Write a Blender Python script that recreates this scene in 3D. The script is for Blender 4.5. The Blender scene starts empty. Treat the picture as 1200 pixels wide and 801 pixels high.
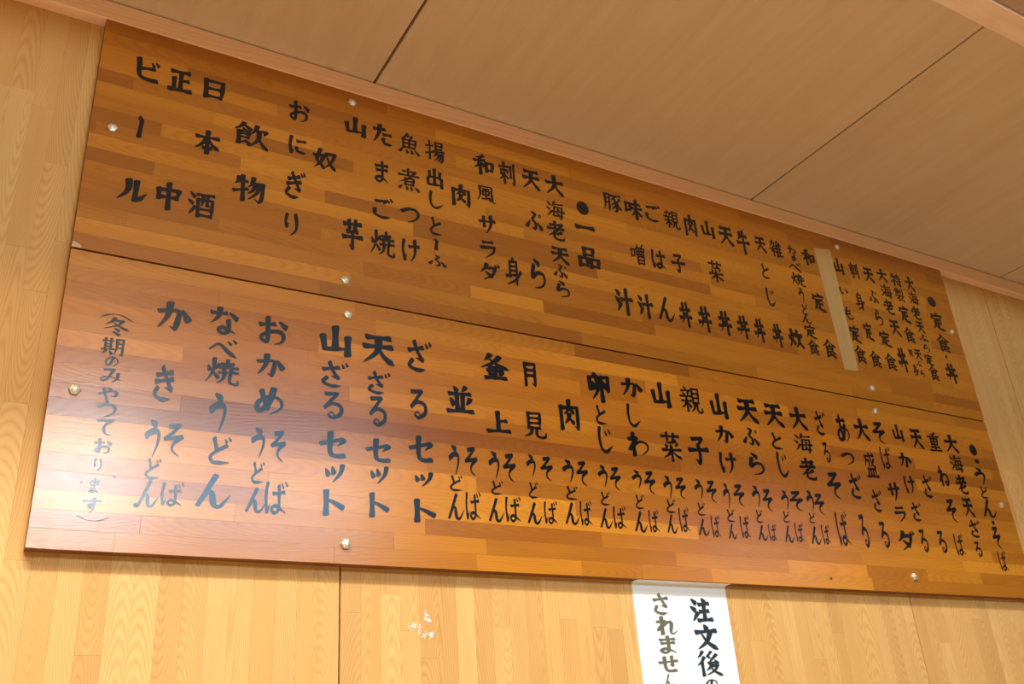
import bpy, bmesh, math, random
from mathutils import Matrix, Vector

Z0 = 1.52          # height of the lower board's bottom edge above the floor
# ------------------------------------------------------------------ camera
cam_data = bpy.data.cameras.new('camera')
cam = bpy.data.objects.new('camera', cam_data)
bpy.context.scene.collection.objects.link(cam)
cam_data.sensor_fit = 'HORIZONTAL'; cam_data.sensor_width = 36.0
cam_data.lens = 1102.11/1200*36.0
cam_data.clip_start = 0.02
_r = Vector((0.86541307, -0.49669902, -0.06595675)); _f = Vector((0.47489998, 0.77111776, 0.42408421)); _u = Vector((-0.15978179, -0.39833087, 0.90321774))
_m = Matrix((_r, _u, -_f)).transposed().to_4x4()
_m.translation = Vector((-0.06888, -1.24420, -0.29096+Z0))
cam.matrix_world = _m
bpy.context.scene.camera = cam

# ------------------------------------------------------------------ world, daylight, added fill lights, exposure
scene = bpy.context.scene
scene.view_settings.view_transform = 'Standard'
scene.view_settings.look = 'None'
scene.view_settings.gamma = 1.0
scene.view_settings.use_curve_mapping = False
scene.view_settings.exposure = 0.0
world = bpy.data.worlds.new('sky'); scene.world = world; world.use_nodes = True
world.node_tree.nodes['Background'].inputs[0].default_value = (0.75, 0.86, 1.0, 1)
world.node_tree.nodes['Background'].inputs[1].default_value = 0.1

def area_light(name, x0, x1, z0, z1, y, power, colour, rx=90):
    l = bpy.data.lights.new(name, 'AREA'); l.shape = 'RECTANGLE'; l.size = x1-x0; l.size_y = z1-z0
    l.energy = power; l.color = colour
    o = bpy.data.objects.new(name, l); scene.collection.objects.link(o)
    o.location = ((x0+x1)/2, y, (z0+z1)/2+Z0); o.rotation_euler = (math.radians(rx), 0, 0)
    return o
area_light('clerestory_daylight', 0.05, 0.75, 1.04, 1.46, -4.06, 58, (0.84, 0.93, 1.0))
area_light('clerestory_daylight', 0.05, 0.75, 1.52, 1.80, -4.06, 10, (0.78, 0.89, 1.0))
area_light('clerestory_daylight', 0.83, 2.1, 1.00, 1.52, -4.06, 36, (0.42, 0.72, 1.0))
area_light('clerestory_daylight', 0.83, 2.1, 1.58, 1.90, -4.06, 7, (0.40, 0.70, 1.0))
area_light('clerestory_daylight', 4.4, 5.9, 1.02, 1.17, -4.06, 13, (0.55, 0.66, 1.0))
area_light('low_fill', -2.0, -0.8, -1.2, 0.0, -4.06, 8, (1.0, 0.66, 0.36))  # unseen fill added to lift the low ceiling and upper wall
area_light('cool_overhead_fill', -1.5, 0.7, -0.15, 0.15, -1.9, 185, (0.82, 0.91, 0.96), 0).location.z = 2.14+Z0  # unseen light added overhead so the wall brightens downward
area_light('warm_overhead_fill', -1.5, 0.5, -0.15, 0.15, -2.5, 55, (1.0, 0.68, 0.28), 0).location.z = 2.14+Z0  # second unseen overhead light, added to warm the wall

random.seed(7)
col = scene.collection
# ------------------------------------------------------------------ helpers
def tag(o, label=None, cat=None, group=None, kind=None):
    if label: o['label'] = label
    if cat: o['category'] = cat
    if group: o['group'] = group
    if kind: o['kind'] = kind
    return o
def empty(name, loc=(0, 0, 0), parent=None):
    o = bpy.data.objects.new(name, None); col.objects.link(o); o.location = loc; o.parent = parent
    o.empty_display_size = .05
    return o
def mesh_obj(name, verts, faces, mat, parent=None, loc=(0, 0, 0), colour=None, smooth=False):
    me = bpy.data.meshes.new(name); me.from_pydata(verts, [], faces); me.update()
    if smooth: me.shade_smooth()
    if mat: me.materials.append(mat)
    o = bpy.data.objects.new(name, me); col.objects.link(o); o.parent = parent; o.location = loc
    if colour: o.color = (*colour, 1)
    return o
def box(x0, x1, y0, y1, z0, z1):
    v = [(x, y, z) for x in (x0, x1) for y in (y0, y1) for z in (z0, z1)]
    f = [(0, 1, 3, 2), (4, 6, 7, 5), (0, 4, 5, 1), (2, 3, 7, 6), (0, 2, 6, 4), (1, 5, 7, 3)]
    return v, f
def centred(name, x0, x1, y0, y1, z0, z1, mat, parent=None, colour=None, base=(0, 0, 0), chamfer=0):
    """a box whose own origin is its centre; base = world place of the parent"""
    c = ((x0+x1)/2, (y0+y1)/2, (z0+z1)/2); a, b, d = (x1-x0)/2, (y1-y0)/2, (z1-z0)/2
    v, f = box(-a, a, -b, b, -d, d)
    o = mesh_obj(name, v, f, mat, parent, tuple(c[i]-base[i] for i in range(3)), colour)
    return o

# ------------------------------------------------------------------ materials
def nodes_of(name):
    m = bpy.data.materials.new(name); m.use_nodes = True; nt = m.node_tree
    return m, nt, nt.nodes['Principled BSDF']
def N(nt, kind, **kw):
    n = nt.nodes.new(kind)
    for k, v in kw.items():
        if k.startswith('i_'): n.inputs[int(k[2:])].default_value = v
        else: setattr(n, k, v)
    return n
def math_node(nt, op, a, b=None):
    n = nt.nodes.new('ShaderNodeMath'); n.operation = op
    for i, v in enumerate((a, b)):
        if v is None: continue
        if isinstance(v, (int, float)): n.inputs[i].default_value = v
        else: nt.links.new(v, n.inputs[i])
    return n.outputs[0]
def vmath(nt, op, a, b):
    n = nt.nodes.new('ShaderNodeVectorMath'); n.operation = op
    for i, v in enumerate((a, b)):
        if isinstance(v, tuple): n.inputs[i].default_value = v
        else: nt.links.new(v, n.inputs[i])
    return n.outputs[0]
def wood(name, axis, ring=.0035, ring_amount=.25, fibre=.25, rough=.5, coat=0.0, coat_rough=.2, slope=.12, bump=.15, drift=.25, spec=.5, wave=.012):
    """solid wood: growth rings cut at a shallow angle, long along axis (0 x, 2 z, 1 y); the object's colour tints each piece"""
    m, nt, bsdf = nodes_of(name); L = nt.links
    tc = N(nt, 'ShaderNodeTexCoord'); oi = N(nt, 'ShaderNodeObjectInfo')
    rnd = oi.outputs['Random']
    comb = nt.nodes.new('ShaderNodeCombineXYZ')
    L.new(math_node(nt, 'MULTIPLY', rnd, 37.0), comb.inputs[0]); L.new(math_node(nt, 'MULTIPLY', rnd, 91.0), comb.inputs[1]); L.new(math_node(nt, 'MULTIPLY', rnd, 53.0), comb.inputs[2])
    shift = vmath(nt, 'ADD', tc.outputs['Object'], comb.outputs[0])
    stretch = [1, 1, 1]; stretch[axis] = .16
    n1 = N(nt, 'ShaderNodeTexNoise'); n1.inputs['Scale'].default_value = 9; n1.inputs['Detail'].default_value = 2.5
    L.new(vmath(nt, 'MULTIPLY', shift, tuple(stretch)), n1.inputs['Vector'])
    sep = nt.nodes.new('ShaderNodeSeparateXYZ'); L.new(tc.outputs['Object'], sep.inputs[0])
    ax = sep.outputs[axis]; ac = sep.outputs[2 if axis != 2 else 0]
    # random tilt and heart position of this piece's rings
    r2 = math_node(nt, 'FRACT', math_node(nt, 'MULTIPLY', rnd, 7.13)); r3 = math_node(nt, 'FRACT', math_node(nt, 'MULTIPLY', rnd, 23.7)); r4 = math_node(nt, 'FRACT', math_node(nt, 'MULTIPLY', rnd, 61.9))
    nz = math_node(nt, 'MULTIPLY', math_node(nt, 'SUBTRACT', n1.outputs['Fac'], .5), wave*4)
    a = math_node(nt, 'ADD', ac, math_node(nt, 'MULTIPLY', math_node(nt, 'SUBTRACT', r2, .5), .055))
    a = math_node(nt, 'ADD', a, nz)
    b = math_node(nt, 'ADD', math_node(nt, 'MULTIPLY', ax, math_node(nt, 'MULTIPLY', math_node(nt, 'SUBTRACT', r3, .5), slope*2)), math_node(nt, 'MULTIPLY', r4, .035))
    d = math_node(nt, 'SQRT', math_node(nt, 'ADD', math_node(nt, 'MULTIPLY', a, a), math_node(nt, 'MULTIPLY', b, b)))
    ringv = math_node(nt, 'FRACT', math_node(nt, 'DIVIDE', math_node(nt, 'ADD', d, math_node(nt, 'MULTIPLY', nz, .4)), ring))
    ringv = math_node(nt, 'POWER', math_node(nt, 'ABSOLUTE', math_node(nt, 'SUBTRACT', math_node(nt, 'MULTIPLY', ringv, 2), 1)), 1.6)
    fs = [900, 900, 900]; fs[axis] = 22
    n2 = N(nt, 'ShaderNodeTexNoise'); n2.inputs['Scale'].default_value = 1; n2.inputs['Detail'].default_value = 3
    L.new(vmath(nt, 'MULTIPLY', shift, tuple(fs)), n2.inputs['Vector'])
    ds = [40, 40, 40]; ds[axis] = 5
    n3 = N(nt, 'ShaderNodeTexNoise'); n3.inputs['Scale'].default_value = 1; n3.inputs['Detail'].default_value = 2
    L.new(vmath(nt, 'MULTIPLY', shift, tuple(ds)), n3.inputs['Vector'])
    v = math_node(nt, 'SUBTRACT', 1.0, math_node(nt, 'MULTIPLY', ringv, ring_amount))
    v = math_node(nt, 'MULTIPLY', v, math_node(nt, 'ADD', 1-fibre*.5, math_node(nt, 'MULTIPLY', n2.outputs['Fac'], fibre)))
    v = math_node(nt, 'MULTIPLY', v, math_node(nt, 'ADD', 1-drift*.5, math_node(nt, 'MULTIPLY', n3.outputs['Fac'], drift)))
    # darker wood is also redder: raise blue and green to a higher power of the value
    cr = nt.nodes.new('ShaderNodeCombineXYZ')
    L.new(math_node(nt, 'POWER', v, .8), cr.inputs[0]); L.new(math_node(nt, 'POWER', v, 1.15), cr.inputs[1]); L.new(math_node(nt, 'POWER', v, 1.5), cr.inputs[2])
    L.new(vmath(nt, 'MULTIPLY', oi.outputs['Color'], cr.outputs[0]), bsdf.inputs['Base Color'])
    bsdf.inputs['Roughness'].default_value = rough; bsdf.inputs['Specular IOR Level'].default_value = spec
    bsdf.inputs['Coat Weight'].default_value = coat; bsdf.inputs['Coat Roughness'].default_value = coat_rough
    bp = nt.nodes.new('ShaderNodeBump'); bp.inputs['Strength'].default_value = bump; bp.inputs['Distance'].default_value = .0006
    h = math_node(nt, 'ADD', math_node(nt, 'MULTIPLY', ringv, -.35), n2.outputs['Fac'])
    L.new(h, bp.inputs['Height']); L.new(bp.outputs[0], bsdf.inputs['Normal'])
    if coat: L.new(bp.outputs[0], bsdf.inputs['Coat Normal'])
    return m
def plain(name, colour, rough=.6, metal=0.0, spec=.5, coat=0.0, coat_rough=.2, mottling=.06, scale=40):
    m, nt, bsdf = nodes_of(name)
    n = N(nt, 'ShaderNodeTexNoise'); n.inputs['Scale'].default_value = scale; n.inputs['Detail'].default_value = 4
    tc = N(nt, 'ShaderNodeTexCoord'); nt.links.new(tc.outputs['Object'], n.inputs['Vector'])
    k = math_node(nt, 'ADD', 1-mottling, math_node(nt, 'MULTIPLY', n.outputs['Fac'], 2*mottling))
    sc = nt.nodes.new('ShaderNodeVectorMath'); sc.operation = 'SCALE'; sc.inputs[0].default_value = colour
    nt.links.new(k, sc.inputs['Scale']); nt.links.new(sc.outputs[0], bsdf.inputs['Base Color'])
    bsdf.inputs['Roughness'].default_value = rough; bsdf.inputs['Metallic'].default_value = metal; bsdf.inputs['Specular IOR Level'].default_value = spec
    bsdf.inputs['Coat Weight'].default_value = coat; bsdf.inputs['Coat Roughness'].default_value = coat_rough
    return m

BOARD_GLOSS = dict(rough=.5, coat=1.0, coat_rough=.20, spec=.08)
M_board = wood('varnished board wood', 0, ring=.0028, ring_amount=.13, fibre=.28, drift=.35, bump=.12, slope=.16, **BOARD_GLOSS)
M_wall = wood('oiled ash laminate', 2, wave=.008, ring=.0019, ring_amount=.17, fibre=.14, drift=.18, rough=.5, bump=.10, slope=.13, spec=.12)
M_trim = wood('pale moulding wood', 0, ring=.004, ring_amount=.10, fibre=.22, drift=.12, rough=.55, bump=.08, slope=.03)
M_ceil = wood('ceiling plywood', 1, ring=.010, ring_amount=.05, fibre=.16, drift=.16, rough=.6, bump=.05, slope=.03, spec=.3)
M_edge = wood('dark brown board core', 0, ring=.004, ring_amount=.2, rough=.7)  # darker brown than the staves; shows along the underside and edges
M_gap = plain('joint shadow backing', (.05, .025, .01), .9)
M_ink = plain('black sign paint under varnish', (.006, .006, .007), .5, coat=1.0, coat_rough=.22, mottling=.3, scale=120, spec=.03)
M_ink2 = plain('brush ink dark', (.012, .022, .032), .7, mottling=.3, scale=90)
M_ink3 = plain('brush ink thinned olive', (.13, .12, .075), .75, mottling=.35, scale=60)
M_paper = plain('white paper', (.80, .82, .82), .75, mottling=.015, scale=20)
M_tape = wood('brown masking tape', 2, ring=.02, ring_amount=.05, fibre=.25, drift=.2, rough=.6, bump=.05)
M_cap = plain('brass nickel screw cap', (.78, .76, .58), .42, metal=.8, mottling=.15, scale=300)
M_residue = plain('white paper residue', (.86, .78, .68), .8, mottling=.05)
M_knot = plain('dark knot', (.05, .02, .008), .6, coat=.5)
M_chip = plain('bare chipped wood', (.62, .44, .30), .8, mottling=.2, scale=300)
M_plaster = plain('room plaster', (.28, .19, .10), .9)
M_dim = plain('dim front wall', (.075, .05, .028), .9)
M_floor = plain('room floor boards', (.58, .40, .22), .6)

# ------------------------------------------------------------------ the room around (setting)
def struct(name, verts_faces, mat, colour=(1, 1, 1)):
    o = mesh_obj(name, *verts_faces, mat, colour=colour); tag(o, kind='structure'); return o
XL, XR, YF, WALL_Y, TOP = -2.2, 6.6, -4.0, 0.02, 2.2
CEIL = .8659; BH = .8276
struct('floor', box(XL, XR, YF, .06, -.05, 0), M_floor)
struct('wall_left', box(XL-.08, XL, YF, .06, 0, TOP+Z0), M_plaster)
struct('wall_right', box(XR, XR+.08, YF, .06, 0, TOP+Z0), M_plaster)
struct('ceiling.001', box(XL, XR, YF, -.70, TOP+Z0, TOP+Z0+.05), M_plaster)
# front wall (behind the camera) with clerestory openings and an added low one for fill
def wall_with_openings():
    op = [(.05, .75, 1.04, 1.46), (.05, .75, 1.52, 1.80), (.83, 2.1, 1.0, 1.52), (.83, 2.1, 1.58, 1.90), (4.4, 5.9, 1.02, 1.17), (-2.0, -.8, -1.2, 0)]
    xs = sorted({XL, XR, *[o[0] for o in op], *[o[1] for o in op]}); zs = sorted({-Z0, TOP, *[o[2] for o in op], *[o[3] for o in op]})
    V = []; F = []
    for i in range(len(xs)-1):
        for j in range(len(zs)-1):
            cx, cz = (xs[i]+xs[i+1])/2, (zs[j]+zs[j+1])/2
            if any(a < cx < b and c < cz < d for a, b, c, d in op): continue
            v, f = box(xs[i], xs[i+1], YF-.05, YF, zs[j]+Z0, zs[j+1]+Z0)
            F += [tuple(k+len(V) for k in q) for q in f]; V += v
    return V, F
struct('wall_front', wall_with_openings(), M_dim)
# windows: frame and glazing bars in each opening
def window(name, x0, x1, z0, z1, n):
    e = empty(name, (x0, YF, z0+Z0)); tag(e, kind='structure')
    b = (x0, YF, z0+Z0); t = .03
    for (a, c, d, f) in ((x0, x1, z0, z0+t), (x0, x1, z1-t, z1), (x0, x0+t, z0+t, z1-t), (x1-t, x1, z0+t, z1-t)):
        centred('window_frame', a, c, YF-.04, YF-.005, d+Z0, f+Z0, M_trim, e, (.5, .35, .2), b)
    for k in range(1, n):
        x = x0+(x1-x0)*k/n
        centred('glazing_bar', x-.012, x+.012, YF-.035, YF-.01, z0+t+Z0, z1-t+Z0, M_trim, e, (.5, .35, .2), b)
window('window_1', .05, .75, 1.04, 1.46, 1)
window('window_2', .05, .75, 1.52, 1.80, 1)
window('window_3', .83, 2.1, 1.0, 1.52, 1)
window('window_4', .83, 2.1, 1.58, 1.90, 1)
window('window_5', 4.4, 5.9, 1.02, 1.17, 1)
window('low_window_added', -2.0, -.8, -1.2, 0, 2)  # unseen window added as the opening for the low fill

# ------------------------------------------------------------------ the panelled wall behind the boards
WALL_COLS = [(0.688, 0.397, 0.134), (0.698, 0.411, 0.143), (0.679, 0.383, 0.127), (0.66, 0.369, 0.122), (0.716, 0.433, 0.156), (0.688, 0.397, 0.134), (0.679, 0.397, 0.138), (0.632, 0.352, 0.118)]
wall = empty('wall_back', (0, WALL_Y, 0)); tag(wall, kind='structure')
wb = (0, WALL_Y, 0)
centred('wall_core', XL, XR, WALL_Y+.022, WALL_Y+.05, 0, TOP+Z0, M_gap, wall, None, wb)
edges = [-2.0+.6*k for k in range(15)]
for a, b in zip(edges[:-1], edges[1:]):
    if b < -.5 or a > 2.9:
        centred('wall_panel', a+.001, b-.001, WALL_Y, WALL_Y+.02, 0, TOP+Z0, M_wall, wall, WALL_COLS[0], wb); continue
    pan = centred('wall_panel', a+.0012, b-.0012, WALL_Y+.004, WALL_Y+.02, 0, TOP+Z0, M_wall, wall, WALL_COLS[2], wb)
    pc = tuple(wb[i]+pan.location[i] for i in range(3))
    n = 20; x = a+.0012; wdt = (b-a-.0024)/n
    for i in range(n):
        x0 = x+i*wdt; x1 = x0+wdt
        spans = [(-.42, .03)] if .03 < x0 and x1 < 1.97 else [(-.42, CEIL-.001)]
        for lo, hi in spans:
            z = lo-random.uniform(0, .3)
            while z < hi:
                ln = random.uniform(.14, .62); z1 = min(z+ln, hi); z0 = max(z, lo)
                if z1-z0 > .004:
                    c = random.choice(WALL_COLS); k = random.uniform(.98, 1.02)
                    centred('stave', x0+.00008, x1-.00008, WALL_Y-random.uniform(0, .00010), WALL_Y+.004, z0+Z0+.0001, z1+Z0-.0001, M_wall, pan, tuple(k*q for q in c), pc)
                z += ln

# ------------------------------------------------------------------ low ceiling over the wall: panels, moulding, edge beam
ceil = empty('ceiling', (0, 0, CEIL+Z0)); tag(ceil, kind='structure')
cb = (0, 0, CEIL+Z0)
centred('ceiling_core', XL, XR, -.60, .02, CEIL+Z0+.014, CEIL+Z0+.03, M_gap, ceil, None, cb)
for k in range(-3, 7):
    a = .447+.911*k; b = a+.911
    c = [(.70, .555, .41), (.67, .53, .39), (.69, .545, .40)][k % 3]
    a2 = max(a+.0027, XL); b2 = min(b-.0027, XR)
    if b2 > a2: centred('ceiling_panel', a2, b2, -.5985, .019, CEIL+Z0, CEIL+Z0+.010, M_ceil, ceil, c, cb)
def chamfered_rail(name, x0, x1, y0, y1, z0, z1, mat, colour, c=.0015):
    prof = [(y0+c, z0), (y0, z0+c), (y0, z1), (y1, z1), (y1, z0)]
    v = [(x, y, z) for x in (x0, x1) for y, z in prof]; n = len(prof)
    f = [tuple(range(n))[::-1], tuple(range(n, 2*n))]+[(i, (i+1) % n, n+(i+1) % n, n+i) for i in range(n)]
    cx = ((x0+x1)/2, (y0+y1)/2, (z0+z1)/2)
    o = mesh_obj(name, [tuple(p[i]-cx[i] for i in range(3)) for p in v], f, mat, None, cx, colour)
    tag(o, kind='structure'); return o
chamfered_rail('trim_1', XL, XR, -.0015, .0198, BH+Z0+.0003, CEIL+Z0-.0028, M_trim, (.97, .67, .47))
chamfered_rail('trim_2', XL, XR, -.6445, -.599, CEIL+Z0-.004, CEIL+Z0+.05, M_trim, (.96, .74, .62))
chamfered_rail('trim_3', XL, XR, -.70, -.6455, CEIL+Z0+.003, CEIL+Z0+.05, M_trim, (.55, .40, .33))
struct('wall_upper', box(XL, XR, -.70, -.66, CEIL+Z0+.05, TOP+Z0), M_plaster)

# ------------------------------------------------------------------ the two menu boards
GOLD, HONEY, MID, BROWN, DARK, PLUM = (.52, .193, .013), (.61, .238, .018), (.46, .163, .011), (.40, .137, .010), (.32, .102, .009), (.38, .123, .018)
def screw_cap(x, z, parent, base):
    V = []; F = []; n = 6; prof = [(.0076, 0), (.0076, .0034), (.0066, .0046), (.0046, .0052), (.0020, .0062)]
    for r, y in prof:
        for i in range(n):
            a = 2*math.pi*i/n; V.append((r*math.cos(a), -y, r*math.sin(a)))
    for k in range(len(prof)-1):
        for i in range(n): F.append((k*n+i, k*n+(i+1) % n, (k+1)*n+(i+1) % n, (k+1)*n+i))
    F.append(tuple((len(prof)-1)*n+i for i in range(n)))
    return mesh_obj('screw_cap', V, F, M_cap, parent, (x-base[0], -.0002-base[1], z+Z0-base[2]))
def disc(name, x, z, r, mat, parent, base, seed=0, depth=.0004):
    rr = random.Random(seed); n = 12; V = [(0, -depth, 0)]
    rad = [r*rr.uniform(.7, 1.15) for _ in range(n)]
    V += [(q*math.cos(2*math.pi*i/n), -depth, q*.8*math.sin(2*math.pi*i/n)) for i, q in enumerate(rad)]
    V += [(q*math.cos(2*math.pi*i/n)*1.02, 0, q*.8*math.sin(2*math.pi*i/n)*1.02) for i, q in enumerate(rad)]
    F = [(0, 1+(i+1) % n, 1+i) for i in range(n)]+[(1+i, 1+(i+1) % n, 1+n+(i+1) % n, 1+n+i) for i in range(n)]
    return mesh_obj(name, V, F, mat, parent, (x-base[0], -base[1], z+Z0-base[2]))
def menu_board(z0, z1, label, seed, rows, tint, tone):
    base = (1.0, 0, z0+Z0)
    e = empty('menu_board', base); tag(e, label, 'menu board', 'wooden menu boards')
    rr = random.Random(seed); h = (z1-z0)/rows
    centred('core', 0, 2.0, .0030, .0197, z0+Z0, z1+Z0, M_edge, e, (.20, .085, .025), base)
    for r in range(rows):
        x = -rr.uniform(0, .25)
        while x < 2.0:
            ln = rr.choice([rr.uniform(.12, .3), rr.uniform(.25, .48)])
            a, b = max(x, 0), min(x+ln, 2.0)
            if 2.0-b < .03: b = 2.0
            if b-a > .004:
                c = rr.choices([GOLD, HONEY, MID, BROWN, DARK, PLUM], tint)[0]; k = rr.uniform(.92, 1.08)
                centred('stave', a+.00005, b-.00012, -rr.uniform(0, .00016), .0030, z0+r*h+Z0+.00005, z0+(r+1)*h+Z0-.00006, M_board, e, tuple(k*q*(1-tone)+tone*m for q, m in zip(c, (.44, .158, .011))), base)
            x += ln if b < 2.0 else 9
    return e, base
upper, ub = menu_board(.4152, BH, 'upper dark wooden menu board with brushed black writing, directly under the ceiling moulding', 21, 17, (4, 1, 5, 4, 1.6, .4), .22)
lower, lb = menu_board(0, .4122, 'lower wooden menu board with brushed black writing, white glare at its left end', 5, 17, (4, 2, 4.5, 2.5, 1, .9), .15)
for x, z in ((.030, .625), (.404, .804), (.395, .447), (1.614, .802), (1.615, .442), (1.991-.02, .645)): screw_cap(x, z, upper, ub)
for x, z in ((.400, .387), (.029, .206), (.400, .027), (1.603, .031), (1.967, .207), (1.607, .387)): screw_cap(x, z, lower, lb)
disc('screw_hole', 1.363, .018, .0035, M_knot, lower, lb, 1)
disc('knot', .119, .061, .004, M_knot, lower, lb, 2); disc('knot', .089, .096, .002, M_knot, lower, lb, 3); disc('knot', .052, .085, .0018, M_knot, lower, lb, 4)
def chip(name, pts, parent, base):
    n = len(pts); V = [(x-base[0], -.0005-base[1], z+Z0-base[2]) for x, z in pts]
    V += [(x-base[0], .0004-base[1], z+Z0-base[2]) for x, z in pts]
    F = [tuple(range(n))]+[(i, (i+1) % n, n+(i+1) % n, n+i) for i in range(n)]
    mesh_obj(name, V, F, M_chip, parent)
chip('chipped_corner', [(0, .4156), (.013, .4156), (.010, .421), (.004, .4235), (0, .424)], upper, ub)
chip('chipped_corner', [(0, .0006), (.011, .0006), (.009, .006), (.004, .008), (.0, .013)], lower, lb)

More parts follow.
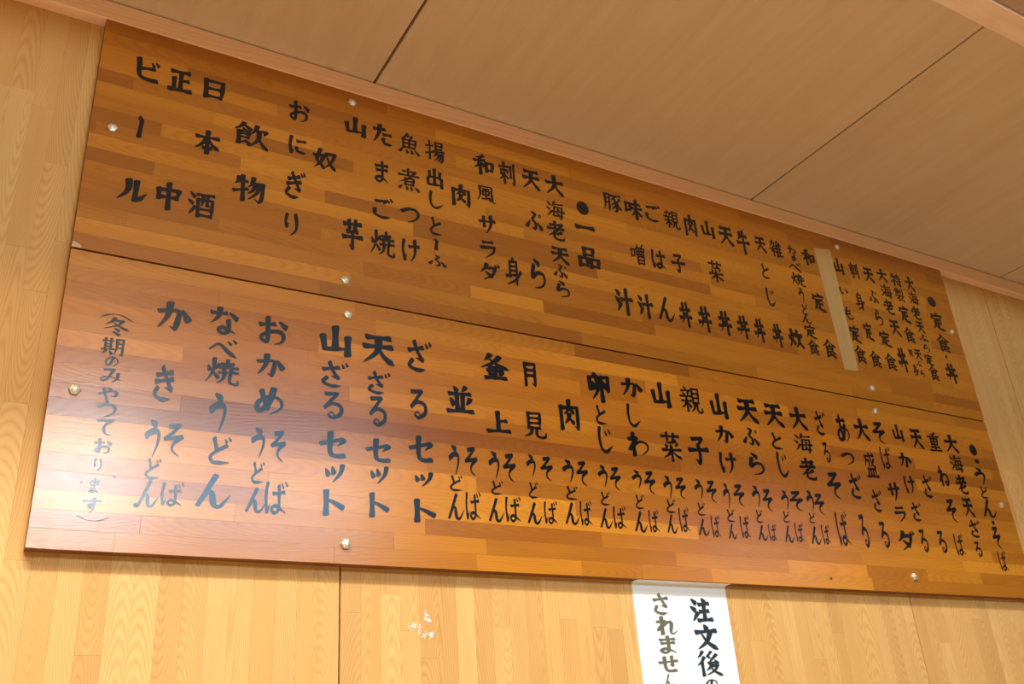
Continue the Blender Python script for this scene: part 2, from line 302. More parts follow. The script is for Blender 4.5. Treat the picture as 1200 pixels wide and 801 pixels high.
# ------------------------------------------------------------------ brushed writing
# each glyph: pen width, then strokes; a stroke is a brush kind and its path on a 100 x 100 field (y down, "!" a sharp turn)
GLYPHS = {
'ビ':'15;v 12,2 16,30 17,70 30,90 60,95 92,94;b 20,48 50,42 78,38;k 66,10 76,25;k 84,4 95,18',
'ー':'17;v 45,0 56,14 55,40 50,100',
'ル':'14;t 35,5 37,35 27,65 2,95;h 62,5 62,40 60,90! 78,78 98,50',
'セ':'14;h 2,50 40,39 82,26! 88,32 64,54;v 38,5 36,50 40,86 62,94 90,90',
'ッ':'14;d 6,35 18,60;d 38,25 47,50;t 90,15 80,50 40,95',
'ト':'14;v 30,0 31,50 30,100;d 34,36 62,48 94,68',
'サ':'13;b 2,38 50,32 98,25;v 28,10 31,62;t 72,2 72,50 40,100',
'ラ':'13;b 22,12 78,5;t 8,42 45,38 88,32! 78,62 30,98',
'ダ':'13;t 35,5 25,30 2,55;t 33,25 78,20! 65,60 15,98;d 28,48 60,72;k 78,2 87,15;k 92,-3 99,10',
'お':'12;b 4,30 55,22;h 30,2 32,50 30,88 12,82 12,68 45,50 76,48 88,65 80,85 55,95;d 72,12 95,30',
'に':'13;h 12,5 6,50 15,94! 26,72;b 45,25 88,20;h 42,62 50,82 95,84',
'ぎ':'12;b 20,30 72,15;b 15,50 80,35;h 38,5 58,40 76,68! 50,64;h 25,65 10,85 38,98 72,95;k 80,2 88,12;k 93,-4 100,8',
'り':'15;h 20,5 12,35 20,60! 34,42;t 78,2 88,40 80,75 45,100',
'た':'13;b 5,25 60,18;t 35,2 30,40 5,92;b 55,45 90,42;h 52,68 60,90 98,90',
'ま':'12;b 15,22 85,15;b 20,42 82,36;h 52,2 54,40 52,85 30,95 15,82 35,72 60,78 90,95',
'ご':'13;h 20,20 68,12! 56,30;h 15,62 18,88 50,98 88,92;k 74,2 84,14;k 90,-4 99,8',
'つ':'14;t 2,32 40,12 80,12 96,38 80,70 35,95',
'し':'12;h 20,2 14,40 22,85 50,98 92,70',
'け':'12;h 12,5 6,50 16,95! 26,68;b 42,32 98,26;t 74,2 76,50 66,80 48,100',
'と':'13;v 28,2 42,45;h 88,25 45,45 15,68 30,92 95,92',
'ふ':'12;d 38,2 60,15;h 50,28 42,45 62,65 56,92 32,86;d 24,55 5,85;d 74,55 98,88',
'ぷ':'12;d 38,2 60,15;h 50,28 42,45 60,65 54,92 32,86;d 24,55 5,85;d 72,58 94,88;o 88,18 9',
'ら':'12;d 32,2 60,18;t 30,25 20,64 50,48 82,50 90,72 70,92 30,100',
'は':'12;h 12,8 6,50 14,95! 26,70;b 40,32 98,26;h 68,5 70,50 68,85 48,96 36,84 55,74 98,94',
'ば':'10;h 12,8 6,50 12,95! 24,70;b 38,38 86,32;h 62,14 64,50 62,85 44,96 32,84 50,74 94,94;k 74,6 82,18;k 90,0 98,12',
'ん':'12;h 52,0 28,50 4,97! 28,56 44,58 50,92 70,96 98,60',
'べ':'13;n 2,62 28,34 42,36 70,66 98,88;k 66,15 76,28;k 84,5 94,18',
'な':'12;b 5,22 60,18;t 35,2 30,35 5,62;d 72,15 98,35;h 68,45 70,85 48,97 34,85 50,74 95,92',
'う':'14;d 30,2 64,14;t 10,44 45,30 80,32 82,58 55,100',
'ど':'12;v 25,8 38,48;h 82,30 40,52 12,75 28,95 95,92;k 72,8 80,18;k 90,0 98,10',
'そ':'12;h 25,12 75,5! 32,36 5,50! 90,40! 52,60 46,82 78,98',
'か':'13;h 5,35 60,25 68,40 58,95! 40,84;t 38,2 32,50 5,95;d 78,22 98,55',
'き':'12;b 15,28 80,15;b 12,48 85,35;h 38,3 60,40 82,68! 52,62;h 22,65 10,84 38,98 78,95',
'め':'13;v 20,15 35,60 45,75;t 62,5 45,60 14,88 8,60 45,34 85,40 90,70 50,98',
'ざ':'12;b 4,34 64,20;h 28,3 44,40 64,64! 34,58;h 18,66 4,86 36,98 74,94;k 78,6 84,18;k 93,-2 99,10',
'る':'12;h 20,10 75,5! 15,64 50,44 88,52 90,80 55,98 35,88 50,78 65,90',
'い':'14;h 10,15 12,60 28,88! 42,66;d 70,20 92,60',
'も':'12;h 40,2 30,60 45,95 80,92 92,65;b 8,35 68,28;b 5,60 65,52',
'わ':'12;v 25,2 25,98;t 2,30 42,22! 2,78 50,40 90,42 95,68 60,98',
'み':'11;t 15,15 60,8! 34,70 10,88 4,70 50,58 98,78;t 82,35 80,65 55,98',
'や':'12;h 2,48 60,24 95,30 86,55 60,56;d 46,2 62,18;v 22,12 50,98',
'の':'12;t 55,18 40,70 15,82 5,50 40,12 85,20 95,55 60,95',
'て':'12;h 2,18 95,8! 52,35 42,65 55,90 85,95',
'あ':'12;b 12,22 78,15;v 38,2 36,50 48,88;t 72,35 45,85 12,92 8,68 50,45 90,55 92,78 62,98',
'す':'12;b 2,22 98,15;t 58,2 60,45 45,65 32,50 48,38 62,50 55,80 35,100',
'じ':'12;h 20,2 14,40 22,85 50,98 90,70;k 50,15 58,28;k 70,6 80,20',
'ね':'12;v 25,2 25,98;h 2,30 42,22! 2,78 50,40 88,45 90,75 72,95 55,85 70,75 98,92',
'さ':'13;b 8,30 90,18;h 40,2 60,35 80,62! 50,56;h 22,62 12,85 45,98 82,94',
'れ':'12;v 25,2 25,98;h 2,30 42,22! 2,78 55,30 72,35 66,85 78,95 98,76',
'せ':'13;b 2,45 98,32;h 70,5 72,62! 56,55;v 30,12 32,70 46,95 88,92',
'正':'14;b 10,10 88,5;v 52,10 52,88;b 54,45 85,42;v 22,40 24,88;b 2,92 98,86',
'日':'15;v 12,5 15,98;h 12,10 88,5! 84,98;b 18,50 82,47;b 18,92 82,90',
'本':'13;b 5,30 95,24;v 50,0 50,100;t 48,30 30,60 2,85;n 52,30 70,58 100,80;b 34,78 66,76',
'飲':'10;t 28,0 18,18 0,35;d 28,6 48,24;d 26,22 32,32;v 14,36 14,90;h 14,38 42,34! 42,62;b 16,48 40,46;b 16,62 42,60;b 14,86 36,78;d 34,72 46,88;t 66,2 60,25 48,42;h 60,24 94,18! 86,38;t 72,30 70,60 45,96;n 72,50 82,75 100,98',
'物':'11;t 16,8 12,25 4,38;b 14,24 42,20;v 28,0 30,98;b 0,66 44,50;t 62,2 58,25 46,42;h 56,24 95,18! 90,80 82,96! 68,84;t 70,26 62,50 44,70;t 84,24 74,60 46,92',
'奴':'12;v 28,2 12,56! 46,92;t 42,30 32,65 2,98;b 0,36 50,30;t 54,20 94,14! 80,55 46,96;n 58,32 72,65 100,98',
'中':'14;v 10,26 14,62;h 10,28 92,22! 86,58;b 14,56 86,52;v 50,0 52,100',
'酒':'11;d 6,6 24,20;d 0,36 18,48;t 28,60 4,94;b 34,10 100,5;v 38,28 40,96;h 38,30 96,26! 94,98;t 58,10 56,40 48,56;h 76,10 74,48! 90,50;b 42,66 92,64;b 42,90 92,88',
'山':'15;v 48,0 48,80;h 6,38 13,88! 88,78;v 90,34 90,100',
'芋':'12;b 5,16 95,10;v 32,2 34,28;v 66,0 64,26;b 22,42 76,38;b 0,62 100,56;h 50,40 50,98! 32,86',
'焼':'9;d 6,30 12,48;t 40,22 34,34 26,44;t 24,2 22,50 0,98;d 24,55 38,75;b 48,18 84,14;v 66,2 66,28;b 42,34 98,30;v 56,22 56,46;v 78,20 78,44;b 40,54 98,48;t 58,54 52,80 34,96;h 76,52 74,86 86,94 98,92 99,76',
'魚':'9;t 42,0 32,16 8,34;h 38,12 66,10! 50,28;v 20,32 22,74;h 20,32 82,28! 78,72;v 50,32 50,70;b 22,50 78,48;b 22,72 78,68;d 18,80 4,98;d 36,84 40,98;d 58,82 64,96;d 76,80 96,98',
'煮':'9;b 22,14 72,10;v 48,0 48,32;b 2,34 98,28;t 82,8 50,45 4,72;v 34,46 34,80;h 34,48 74,44! 72,80;b 36,62 70,60;b 36,78 70,76;d 18,86 4,100;d 38,88 42,99;d 60,86 64,98;d 80,84 98,99',
'揚':'9;b 0,28 38,22;h 20,2 22,92! 6,82;b 0,66 40,52;v 52,4 54,38;h 52,5 88,2! 86,36;b 54,20 86,18;b 54,37 86,34;b 42,50 98,44;t 60,50 50,68 38,78;h 54,62 94,56! 90,84 82,98! 70,88;t 70,62 62,80 44,94;t 84,60 74,84 58,98',
'出':'13;v 50,0 50,90;h 18,16 20,48! 82,44;v 84,14 82,48;h 8,58 10,94! 90,88;v 92,54 94,100',
'肉':'12;v 10,22 12,98;h 10,26 90,20! 88,96! 72,84;t 50,0 46,30 24,48;n 48,16 60,32 76,42;t 48,48 44,62 26,80;n 48,58 60,70 74,78',
'和':'12;t 48,2 32,12 10,16;b 0,34 54,26;v 30,14 32,100;t 30,34 20,58 0,74;d 34,38 50,54;v 62,36 64,82;h 62,38 96,34! 92,78;b 64,74 92,72',
'風':'9;t 16,8 18,60 0,98;h 16,8 80,4! 80,70 90,96 100,80;b 34,22 64,20;v 32,34 34,58;h 32,34 66,32! 64,56;b 34,56 64,54;v 48,22 50,80;b 28,82 68,74;d 62,68 72,86',
'刺':'11;b 2,22 58,16;v 30,0 32,98;v 10,36 12,56;h 10,38 52,34! 50,56;t 28,52 18,70 0,82;n 34,54 46,66 58,76;v 72,14 72,66;h 92,2 92,98! 78,86',
'身':'11;t 50,0 38,12;v 28,14 28,68;h 28,14 72,10! 70,96! 54,86;b 30,30 70,28;b 30,46 70,44;b 2,68 72,58;t 96,46 60,78 4,100',
'天':'14;b 14,10 86,6;b 6,42 92,36;t 50,10 46,55 2,98;n 52,42 66,70 100,96',
'大':'14;b 4,36 94,28;t 48,0 46,50 2,98;n 52,36 66,68 100,96',
'海':'9;d 8,8 24,22;d 2,38 18,50;t 28,62 4,94;t 48,0 42,16 30,32;b 46,16 92,10;v 46,32 40,84;h 46,32 88,28! 80,98! 68,90;b 28,60 100,54;b 40,84 88,80;d 62,38 68,48;d 58,64 66,76',
'老':'12;b 18,20 74,14;v 46,0 46,38;b 2,42 98,34;t 88,8 54,50 4,84;t 84,54 62,64 40,72;h 42,54 40,88 60,96 92,94 95,78',
'一':'19;b 0,50 50,46 100,44',
'品':'13;v 28,4 30,42;h 28,6 72,2! 70,40;b 30,38 70,36;v 4,56 6,98;h 4,58 42,54! 40,94;b 6,92 40,90;v 58,56 60,98;h 58,58 96,54! 94,94;b 60,92 94,90',
'豚':'10;t 10,6 10,60 0,98;h 10,6 34,4! 32,96! 20,88;b 12,30 32,28;b 12,52 32,50;b 44,10 98,4;t 70,8 58,24 42,34;h 58,24 76,50 74,86 66,98! 54,90;t 70,40 58,54 42,62;t 74,56 60,74 42,84;t 92,22 86,34 76,44;n 76,42 86,66 100,84',
'味':'12;v 4,22 6,66;h 4,24 30,20! 28,62;b 6,60 28,58;b 42,24 90,18;b 36,46 98,40;v 66,0 66,98;t 64,46 52,70 34,86;n 68,46 80,66 100,84',
'噌':'8;v 2,30 4,66;h 2,32 26,28! 24,62;b 4,62 24,60;d 44,2 52,14;t 86,0 80,8 72,14;v 38,20 40,52;h 38,20 94,16! 92,50;v 58,20 58,50;v 74,18 74,48;b 40,36 92,33;b 40,52 92,49;v 44,62 46,98;h 44,62 90,58! 88,98;b 46,78 88,76;b 46,94 88,92',
'汁':'13;d 6,8 24,22;d 0,38 18,52;t 28,62 6,96;b 34,44 98,38;v 66,0 68,100',
'親':'8;d 22,0 28,10;b 6,18 48,14;d 14,24 20,34;t 40,22 34,34;b 0,40 52,36;b 4,58 50,54;v 28,42 30,96;t 26,60 16,76 0,86;d 32,62 46,78;v 58,6 60,62;h 58,8 90,4! 88,60;b 60,24 88,22;b 60,42 88,40;b 60,60 88,58;t 66,62 62,82 46,98;h 78,60 78,88 90,96 100,92 100,76',
'子':'13;h 22,12 76,6! 52,34;h 50,32 56,60 54,88 46,98! 30,84;b 0,54 100,46',
'丼':'13;b 8,32 92,26;b 0,66 100,58;t 34,4 34,60 14,90;v 66,0 68,60 70,100;d 44,40 56,54',
'牛':'13;t 26,8 22,26 8,42;b 22,26 82,20;b 0,56 100,48;v 52,0 54,100',
'雑':'9;b 8,18 44,14;t 26,2 22,24 2,40;h 40,16 38,34! 50,34;b 2,54 50,50;v 26,40 28,96;t 24,56 2,78;d 30,58 46,72;t 64,2 58,22 46,42;v 58,24 58,98;d 76,6 82,18;b 58,28 96,24;b 60,50 92,46;b 60,70 92,66;b 58,92 100,88;v 76,26 76,90',
'定':'12;d 48,0 54,12;v 10,18 6,36;h 10,22 92,16! 82,34;b 24,42 76,38;v 50,40 50,84;b 52,62 78,58;t 28,54 24,72 4,98;n 20,76 50,90 100,98',
'食':'11;t 48,0 34,20 0,40;n 50,4 70,22 100,36;d 48,24 54,34;v 28,38 28,94;h 28,40 72,36! 70,66;b 30,52 70,50;b 30,66 70,64;b 28,92 50,82;t 84,70 66,80;n 44,66 62,84 90,98',
'炊':'12;d 4,32 12,50;t 44,22 34,40;t 24,2 22,52 0,98;d 26,54 40,74;t 64,2 58,26 46,44;h 60,26 96,20! 84,42;t 72,34 68,66 44,96;n 72,52 82,74 100,96',
'特':'10;t 14,10 4,36;b 12,26 40,22;v 26,0 28,98;b 0,68 42,54;b 50,16 92,12;v 70,0 70,32;b 42,36 98,30;b 42,58 100,52;h 84,38 84,96! 68,86;d 54,68 64,80',
'製':'8;t 14,2 6,14;b 12,10 50,8;b 0,22 56,18;v 32,0 32,42;v 14,30 14,44;h 14,30 50,28! 50,42;v 68,6 68,32;h 90,0 90,42! 80,38;d 48,44 54,52;b 4,58 98,52;t 48,58 28,74 0,84;h 36,72 36,94! 54,86;t 84,62 70,74;n 48,58 66,80 100,98',
'冬':'11;t 40,0 30,22 4,46;t 36,16 74,12! 50,44 0,72;n 34,26 60,48 100,68;d 42,62 60,74;d 36,84 62,100',
'期':'9;b 2,20 48,16;v 14,4 14,66;v 38,2 38,66;b 16,36 36,34;b 16,52 36,50;b 0,70 54,64;t 18,76 4,96;d 34,76 44,92;t 64,6 64,60 52,98;h 64,6 92,2! 90,98! 78,90;b 66,30 90,28;b 66,54 90,52',
'釜':'12;t 34,0 26,14 14,26;t 66,6 44,32 0,58;n 26,14 60,38 100,54;b 30,52 68,48;b 24,66 76,62;v 50,50 50,94;d 28,74 36,84;t 72,70 64,84;b 16,96 86,90',
'並':'12;d 28,2 38,16;t 74,0 66,10 58,18;b 8,30 92,24;v 38,30 40,90;v 62,28 60,88;d 12,48 24,68;t 90,44 84,56 74,68;b 0,96 100,90',
'上':'14;v 48,0 50,88;b 52,42 86,38;b 0,94 100,86',
'月':'14;v 16,4 20,98;h 18,6 86,2! 84,98! 60,88;b 24,32 80,30;b 24,56 80,54',
'見':'11;v 24,2 26,62;h 24,4 78,0! 76,60;b 26,22 76,20;b 26,42 76,40;b 26,60 76,58;t 38,62 32,84 2,98;h 60,60 60,88 76,96 98,92 100,74',
'卵':'12;t 34,4 22,14 6,18;v 8,18 8,62! 34,52;t 40,14 42,60 14,98;d 20,34 26,48;h 58,14 90,8! 88,62! 74,52;v 58,12 60,100;d 70,30 76,44',
'重':'10;t 74,0 50,8 22,12;b 0,24 100,18;v 22,32 24,66;h 22,34 80,30! 78,64;b 24,48 78,46;b 24,64 78,62;v 50,10 50,94;b 14,80 86,76;b 0,97 100,92',
'盛':'9;b 10,14 90,8;t 14,16 14,34 0,56;h 18,30 42,28! 38,52! 28,48;h 48,0 62,36 88,58! 95,44;t 82,24 68,42 48,56;d 72,0 82,8;v 20,64 20,92;h 20,66 80,62! 80,92;v 40,66 40,92;v 60,64 60,92;b 0,97 100,93',
'菜':'10;b 4,14 96,8;v 32,0 34,26;v 68,0 64,24;t 76,26 50,34 24,36;d 20,42 26,52;d 46,42 50,52;t 82,36 72,50;b 2,64 98,58;v 50,52 50,100;t 48,64 30,80 4,92;n 52,64 72,80 100,90',
'注':'13;d 8,4 26,20;d 0,36 20,50;t 32,62 6,98;d 60,0 70,14;b 42,26 90,20;b 46,56 86,52;v 66,24 66,90;b 32,94 100,88',
'文':'14;d 46,0 56,16;b 4,30 98,22;t 70,28 50,66 4,98;n 28,34 54,70 100,98',
'後':'10;t 26,0 16,16 4,26;t 30,24 18,44 0,58;v 20,44 22,100;h 62,0 44,20! 60,28;t 82,12 46,48;b 46,48 80,44;d 74,36 84,48;t 58,50 50,66 34,80;t 54,60 84,56! 66,80 32,98;n 52,64 70,84 100,100',
'（':'8;r 0,90 28,25 62,18 100,95',
'）':'8;r 0,10 30,80 66,85 100,15',
'●':'0;e 50,50 50',
'・':'0;e 50,50 50',
}
def spline(pts):
    """Catmull-Rom through the points"""
    if len(pts) == 2: return [(pts[0][0]+(pts[1][0]-pts[0][0])*k/4, pts[0][1]+(pts[1][1]-pts[0][1])*k/4) for k in range(5)]
    q = []
    for i in range(len(pts)-1):
        p0 = pts[max(i-1,0)]; p1 = pts[i]; p2 = pts[i+1]; p3 = pts[min(i+2,len(pts)-1)]
        for k in range(5):
            t = k/5; t2 = t*t; t3 = t2*t
            q.append(tuple(.5*(2*p1[a]+(p2[a]-p0[a])*t+(2*p0[a]-5*p1[a]+4*p2[a]-p3[a])*t2+(3*p1[a]-p0[a]-3*p2[a]+p3[a])*t3) for a in (0,1)))
    return q+[pts[-1]]
PEN = 1.5
def pressure(kind, s):
    if kind == 'b': return .68+.50*abs(2*s-1)**2
    if kind == 'v': return 1.10-.25*math.sin(math.pi*s)
    if kind == 't': return 1.12*(1-s)**.6+.10
    if kind == 'n': return (.40+.95*s**1.2)*(1 if s < .82 else max(.15, 1-(s-.82)/.2))
    if kind == 'd': return .45+.90*s**.7
    if kind == 'k': return .35+.32*s
    if kind == 'r': return .35+.75*math.sin(math.pi*s)
    return (1.02-.22*math.sin(math.pi*min(1, s*1.3)))*(1 if s < .75 else max(.16, 1-(s-.75)/.25*.85))
def draw(spec):
    """one brushed character: vertices (x, y up, layer) normalised to its own box 0..1, and faces"""
    parts = spec.split(';'); w = float(parts[0]); w *= PEN if w > 11 else PEN*.86; V = []; F = []; layer = 0
    for s in parts[1:]:
        kind, *pp = s.split(); layer += 1
        if kind in 'oe':
            cx, cy = map(float, pp[0].split(',')); r = float(pp[1]); n = 20; b = len(V)
            for i in range(n):
                a = 2*math.pi*i/n; V.append((cx+r*math.cos(a), cy+r*math.sin(a), layer))
                if kind == 'o': V.append((cx+(r-5)*math.cos(a), cy+(r-5)*math.sin(a), layer))
            if kind == 'e': F.append(list(range(b, b+n)))
            else: F += [[b+2*i, b+2*i+1, b+(2*i+3) % (2*n), b+(2*i+2) % (2*n)] for i in range(n)]
            continue
        runs = [[]]                                   # a sharp turn starts a new pull of the brush, laid over the last
        for p in pp:
            q = tuple(map(float, p.rstrip('!').split(','))); runs[-1].append(q)
            if p.endswith('!'): runs.append([q])
        runs = [spline(r) for r in runs if len(r) > 1]
        T = sum(math.dist(r[i], r[i-1]) for r in runs for i in range(1, len(r))) or 1; L = 0
        for ri, P in enumerate(runs):
            layer += 2; m = len(P); rows = []
            for i, p in enumerate(P):
                if i: L += math.dist(P[i], P[i-1])
                a = P[max(i-1,0)]; c = P[min(i+1,m-1)]
                dx, dy = c[0]-a[0], c[1]-a[1]; q = math.hypot(dx, dy) or 1; dx /= q; dy /= q
                hw = w*.5*pressure(kind, L/T)*(1.1-.26*abs(dx))
                rows.append((p, dx, dy, hw))
            # round off both ends
            def cap(row, sgn):
                p, dx, dy, hw = row
                return [((p[0]+sgn*dx*hw*k, p[1]+sgn*dy*hw*k), dx, dy, hw*f) for k, f in ((.38, .88), (.62, .55))]
            last = ri == len(runs)-1
            blunt = (kind in 'bvdk' or not last)
            body = cap(rows[0], -1)[::-1]+rows+(cap(rows[-1], 1) if blunt else [])
            b = len(V)
            for k, (p, dx, dy, hw) in enumerate(body):
                sk = .18*hw if k < 3 or (blunt and k > len(body)-3) else 0      # slanted like a brush tip
                V.append((p[0]+dx*sk-dy*hw, p[1]+dy*sk+dx*hw, layer+.5*k)); V.append((p[0]-dx*sk+dy*hw, p[1]-dy*sk-dx*hw, layer+.5*k))
                if k: F.append([b+2*k-2, b+2*k-1, b+2*k+1, b+2*k])
    x0 = min(v[0] for v in V); x1 = max(v[0] for v in V); y0 = min(v[1] for v in V); y1 = max(v[1] for v in V)
    V = [((v[0]-x0)/(x1-x0), (y1-v[1])/(y1-y0), v[2]) for v in V]
    def area(f): return sum(V[f[i]][0]*V[f[(i+1) % len(f)]][1]-V[f[(i+1) % len(f)]][0]*V[f[i]][1] for i in range(len(f)))
    return V, [f if area(f) > 0 else f[::-1] for f in F]
SHAPES = {c: draw(s) for c, s in GLYPHS.items()}
MENU = '''
U ビ68,751,36,45 ー68,641,9,42 ル68,527,40,40
U 正118,747,38,47 中118,530,37,51
U 日170,749,35,41 本167,644,39,47 酒166,527,40,47
U 飲234,679,56,48 物235,576,52,51
U お311,754,36,42 に310,683,30,37 ぎ309,605,34,56 り305,530,23,44
U 奴357,670,42,42
U 山411,756,41,41 芋407,536,37,61
U た461,755,37,44 ま459,675,26,46 ご461,602,38,44 焼460,532,44,49
U 魚512,751,42,46 煮510,674,42,47 つ511,601,37,31 け511,531,34,46
U 揚563,750,39,46 出561,692,34,42 し562,645,28,37 と559,591,22,38 ー559,554,9,24 ふ560,522,36,22
U 肉612,669,39,50
U 和663,751,45,48 風665,687,40,36 サ663,622,36,41 ラ661,569,33,39 ダ663,523,40,37
U 刺713,747,35,53 身711,535,35,59
U 天766,749,40,46 ぷ764,656,39,41 ら763,542,32,63
U 大819,751,43,48 海816,693,43,40 老812,646,41,44 天816,593,41,37 ぷ813,559,31,29 ら815,521,30,34
U ●881,715,29,31 一881,670,48,14 品882,603,53,48
U 豚957,748,44,44 汁954,524,42,61
U 味1009,747,46,50 噌1004,640,35,50 汁1005,524,38,56
U ご1059,751,41,44 は1056,640,36,45 ん1056,528,43,55
U 親1108,748,42,45 子1107,642,37,46 丼1104,525,34,59
U 肉1158,746,34,56 丼1154,525,37,61
U 山1206,749,38,43 菜1208,646,40,53 丼1207,526,38,58
U 天1257,746,41,49 丼1257,526,36,56
U 牛1306,741,39,64 丼1303,527,32,58
U 天1358,749,33,41 と1356,680,23,38 じ1357,616,25,45 丼1354,525,31,57
U 雑1405,748,38,45 炊1408,527,43,46
U な1456,749,27,41 べ1455,714,38,25 焼1455,681,41,33 う1455,642,17,38 ど1456,606,19,28 ん1456,584,33,25 定1458,553,35,34 食1457,515,37,36
U 和1506,750,41,46 定1507,635,39,49 食1508,521,42,46
U 山1604,750,34,44 い1602,683,29,20 も1599,625,30,33 定1605,574,33,46 食1606,524,38,45
U 刺1656,749,31,45 身1650,666,31,49 定1653,589,29,48 食1654,520,39,42
U 天1707,749,35,42 ぷ1703,690,31,35 ら1704,634,25,43 定1707,580,37,42 食1706,522,41,43
U 大1757,759,37,37 海1758,715,42,38 老1751,672,37,40 天1754,617,36,44 丼1751,534,34,65
U 特1806,756,39,37 製1804,715,34,37 定1804,663,36,49 食1801,607,40,41 天1814,558,25,29 ぷ1808,534,16,15 ら1812,509,14,19 刺1787,558,13,22 身1789,514,20,31
U 大1857,757,33,42 海1857,716,36,38 老1850,675,35,37 天1852,637,28,33 ぷ1852,608,33,19 ら1853,581,22,22 定1850,551,29,31 食1855,518,36,41
U ●1927,721,31,28 定1927,667,45,52 食1925,607,49,49 ・1922,570,9,9 丼1924,527,45,54
L （69,320,42,8 冬70,305,33,28 期68,275,29,26 の69,253,17,15 み70,233,26,21 や70,205,25,22 つ70,184,25,20 て71,161,22,22 お71,135,22,20 り68,110,10,17 ま67,82,12,20 す67,57,23,20 ）70,40,38,6
L か143,335,48,46 き138,232,27,54 う130,152,20,53 ど135,111,19,29 ん132,77,26,37 そ157,154,26,47 ば162,79,29,33
L な212,341,42,45 べ213,299,40,29 焼215,262,47,40 う212,199,24,59 ど219,145,30,41 ん214,88,45,48
L お284,339,45,46 か283,282,43,37 め283,227,42,43 う270,162,20,44 ど272,119,18,32 ん271,80,28,36 そ299,161,22,47 ば299,86,32,48
L 山381,340,52,52 ざ381,283,43,44 る379,233,32,44 セ379,172,42,41 ッ383,129,30,29 ト382,85,33,39
L 天451,337,54,52 ざ452,280,38,39 る450,233,29,50 セ450,171,41,37 ッ452,133,29,28 ト451,87,32,38
L ざ522,337,43,57 る518,254,30,51 セ520,181,42,43 ッ524,133,31,24 ト524,84,37,37
L 並591,272,51,51 う576,169,19,49 ど578,132,22,26 ん576,95,28,42 そ606,170,23,49 ば606,99,27,46
L 釜660,340,55,50 上660,242,47,41 う647,168,20,46 ど650,131,22,23 ん646,95,28,39 そ675,167,24,49 ば677,99,29,43
L 月728,337,26,47 見730,246,44,47 う716,174,18,38 ど717,133,18,28 ん716,95,28,36 そ746,172,24,43 ば747,99,26,39
L 肉801,273,42,60 う788,172,23,40 ど791,135,24,24 ん788,100,29,38 そ816,171,24,44 ば816,103,24,43
L 卵871,334,49,58 と868,282,23,37 じ872,236,30,49 う858,170,20,39 ど858,131,20,24 ん855,97,26,35 そ884,168,23,43 ば884,101,27,40
L か945,345,49,38 し941,290,29,45 わ943,236,47,47 う930,171,21,33 ど930,131,19,26 ん927,96,28,37 そ958,168,25,43 ば956,100,22,41
L 山1011,341,46,51 菜1018,240,46,58 う997,163,20,42 ど998,129,22,25 ん995,97,25,34 そ1026,164,25,41 ば1024,107,23,46
L 親1083,341,53,53 子1082,240,51,57 う1068,165,20,38 ど1067,129,19,25 ん1066,96,27,31 そ1098,164,25,43 ば1095,100,21,41
L 山1151,338,44,53 か1154,280,46,35 け1151,224,43,43 う1133,159,16,48 ど1135,122,20,24 ん1133,93,22,29 そ1164,163,28,43 ば1166,104,23,44
L 天1225,338,54,52 ぷ1220,284,44,37 ら1223,229,40,44 う1207,164,20,42 ど1206,126,18,26 ん1207,95,26,29 そ1235,159,26,45 ば1233,98,21,33
L 天1295,338,52,51 と1289,283,29,36 じ1294,234,29,52 う1281,163,19,38 ど1276,130,19,23 ん1274,97,26,33 そ1311,164,37,41 ば1303,102,23,38
L 大1363,340,48,51 海1364,287,51,42 老1361,233,45,47 う1349,167,20,42 ど1345,133,19,21 ん1345,99,29,36 そ1373,163,29,43 ば1374,103,22,40
L ざ1427,337,32,55 る1426,274,18,44 そ1427,205,41,58 ば1425,118,34,71
L あ1489,334,37,61 つ1486,267,39,27 ざ1492,209,38,55 る1486,117,19,69
L 大1549,339,45,51 盛1552,260,38,58 ざ1547,183,31,48 る1544,113,23,55
L そ1603,338,41,51 ば1607,282,33,52 サ1606,208,38,44 ラ1608,160,36,35 ダ1610,105,54,43
L 山1666,345,35,40 か1668,283,40,34 け1663,228,34,41 ざ1664,169,33,42 る1663,108,22,49
L 天1726,339,38,48 ざ1723,229,35,52 る1722,109,24,48
L 重1785,338,42,48 ね1785,258,33,48 そ1782,181,35,53 ば1778,107,31,49
L 大1845,341,48,44 海1845,293,46,41 老1842,245,39,46 天1843,193,35,44 ざ1848,145,39,40 る1839,100,21,34
L ●1922,334,26,27 ・1924,307,17,10 う1919,271,39,40 ど1918,233,29,29 ん1918,196,51,43 ・1919,164,10,10 そ1916,130,29,52 ば1915,79,29,46
P 注1049,-44,49,42 文1052,-88,51,42 後1050,-131,53,42 の1048,-163,26,14
P さ963,-36,34,36 れ969,-71,44,31 ま966,-101,36,29 せ963,-131,42,26 ん959,-158,20,22
'''
def entry(name, items, mat, parent, base, y):
    V = []; F = []
    for ch, x, z, w, h in items:
        v, f = SHAPES[ch]; b = len(V)
        V += [((x+w*(p[0]-.5))/1000-base[0], y-.00002*p[2]-base[1], (z+h*(p[1]-.5))/1000+Z0-base[2]) for p in v]
        F += [tuple(b+k for k in q) for q in f]
    return mesh_obj(name, V, F, mat, parent)

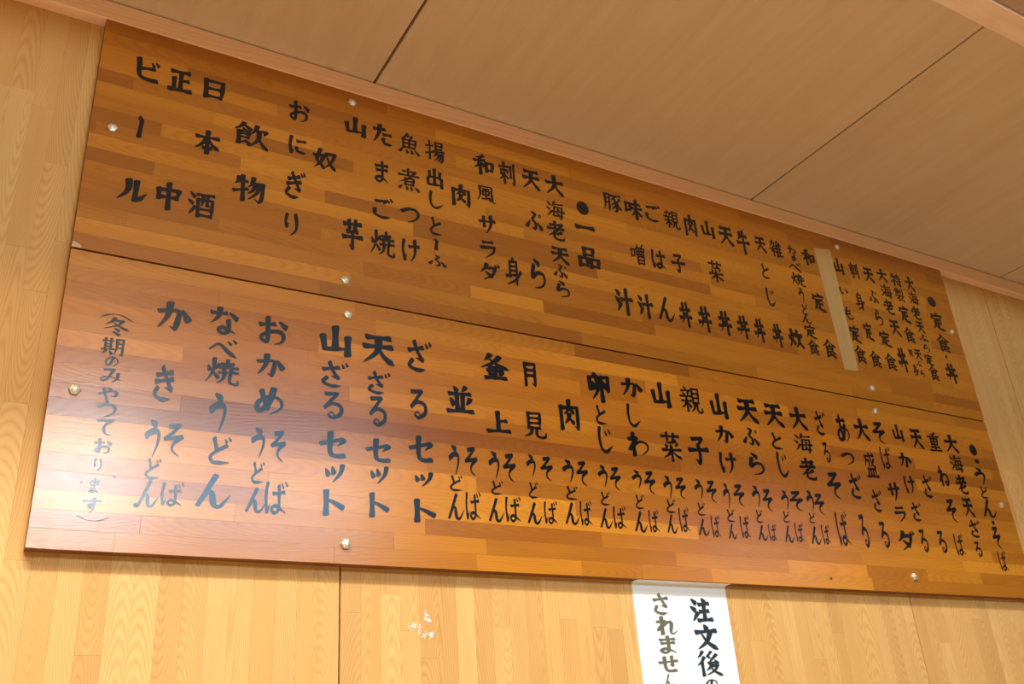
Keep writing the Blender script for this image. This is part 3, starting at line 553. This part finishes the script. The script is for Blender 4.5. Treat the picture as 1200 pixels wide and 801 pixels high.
# ------------------------------------------------------------------ white notice under the board
nb = (1.009, .019, Z0-.45)
notice = empty('paper_notice', nb); tag(notice, 'white paper notice with vertical brush writing hanging below the lower menu board', 'notice')
prof = [(.0012, -.0008), (.010, -.0010), (.0168, -.0013), (.0186, -.0026), (.0191, -.006), (.0192, -.05), (.0192, -.45)]
V = []; F = []
for x in (.907, 1.111):
    V += [(x-nb[0], y-nb[1], z+Z0-nb[2]) for y, z in prof]
    V += [(x-nb[0], y+.0004-nb[1], z-.0001+Z0-nb[2]) for y, z in prof]
n = len(prof)
for i in range(n-1):
    F += [(i, i+1, 2*n+i+1, 2*n+i), (n+i, 3*n+i, 3*n+i+1, n+i+1), (i, n+i, n+i+1, i+1), (2*n+i, 2*n+i+1, 3*n+i+1, 3*n+i)]
mesh_obj('sheet', V, F, M_paper, notice, smooth=False)

pk = 0
for line in MENU.strip().split('\n'):
    line = line.strip(); side = line[0]; items = []
    for t in line[2:].split():
        items.append((t[0], *map(float, t[1:].split(','))))
    if side == 'P':
        for it in items: entry('written_character', [it], (M_ink2, M_ink3)[pk], notice, nb, .0189)
        pk += 1
    else:
        for it in items:
            o = entry('heading_dot' if it[0] in '●・' else 'painted_character', [it], M_ink, upper if side == 'U' else lower, ub if side == 'U' else lb, -.0004)

# ------------------------------------------------------------------ tape strip and torn residue
tb = (1.561, 0, .475+Z0)
pts = [(1.532, .781), (1.588, .790), (1.585, .4795), (1.540, .476)]
V = [(x-tb[0], -.0012, z+Z0-tb[2]) for x, z in pts]+[(x-tb[0], -.0002, z+Z0-tb[2]) for x, z in pts]
t = mesh_obj('tape_strip', V, [(0, 3, 2, 1), (4, 5, 6, 7), (0, 1, 5, 4), (1, 2, 6, 5), (2, 3, 7, 6), (3, 0, 4, 7)], M_tape, None, tb, (.50, .30, .095))
tag(t, 'strip of tan masking tape stuck over one column of the upper menu board', 'tape')
rs = random.Random(3); V = []; F = []
for cx, cz, w, h, n in ((.532, -.066, .010, .014, 8), (.512, -.078, .016, .008, 8), (.521, -.084, .007, .010, 5), (.531, -.091, .014, .005, 7), (.538, -.092, .006, .006, 6)):
    for k in range(n):
        x = cx+rs.uniform(-w, w)*.5; z = cz+rs.uniform(-h, h)*.5; a = rs.uniform(0, 3.1); l = rs.uniform(.002, .005); q = rs.uniform(.0003, .0008)
        ca, sa = math.cos(a), math.sin(a); b = len(V)
        for (u, v2) in ((-l, -q), (l, -q), (l, q), (-l, q)): V.append((x+u*ca-v2*sa-.52, -.0006-rs.uniform(0, .0003), z+u*sa+v2*ca+.08))
        F.append((b, b+1, b+2, b+3))
r = mesh_obj('tape_residue', V, F, M_residue, None, (.52, WALL_Y, Z0-.08)); tag(r, 'torn white scraps of tape residue on the pale wall below the boards', 'residue', kind='stuff')
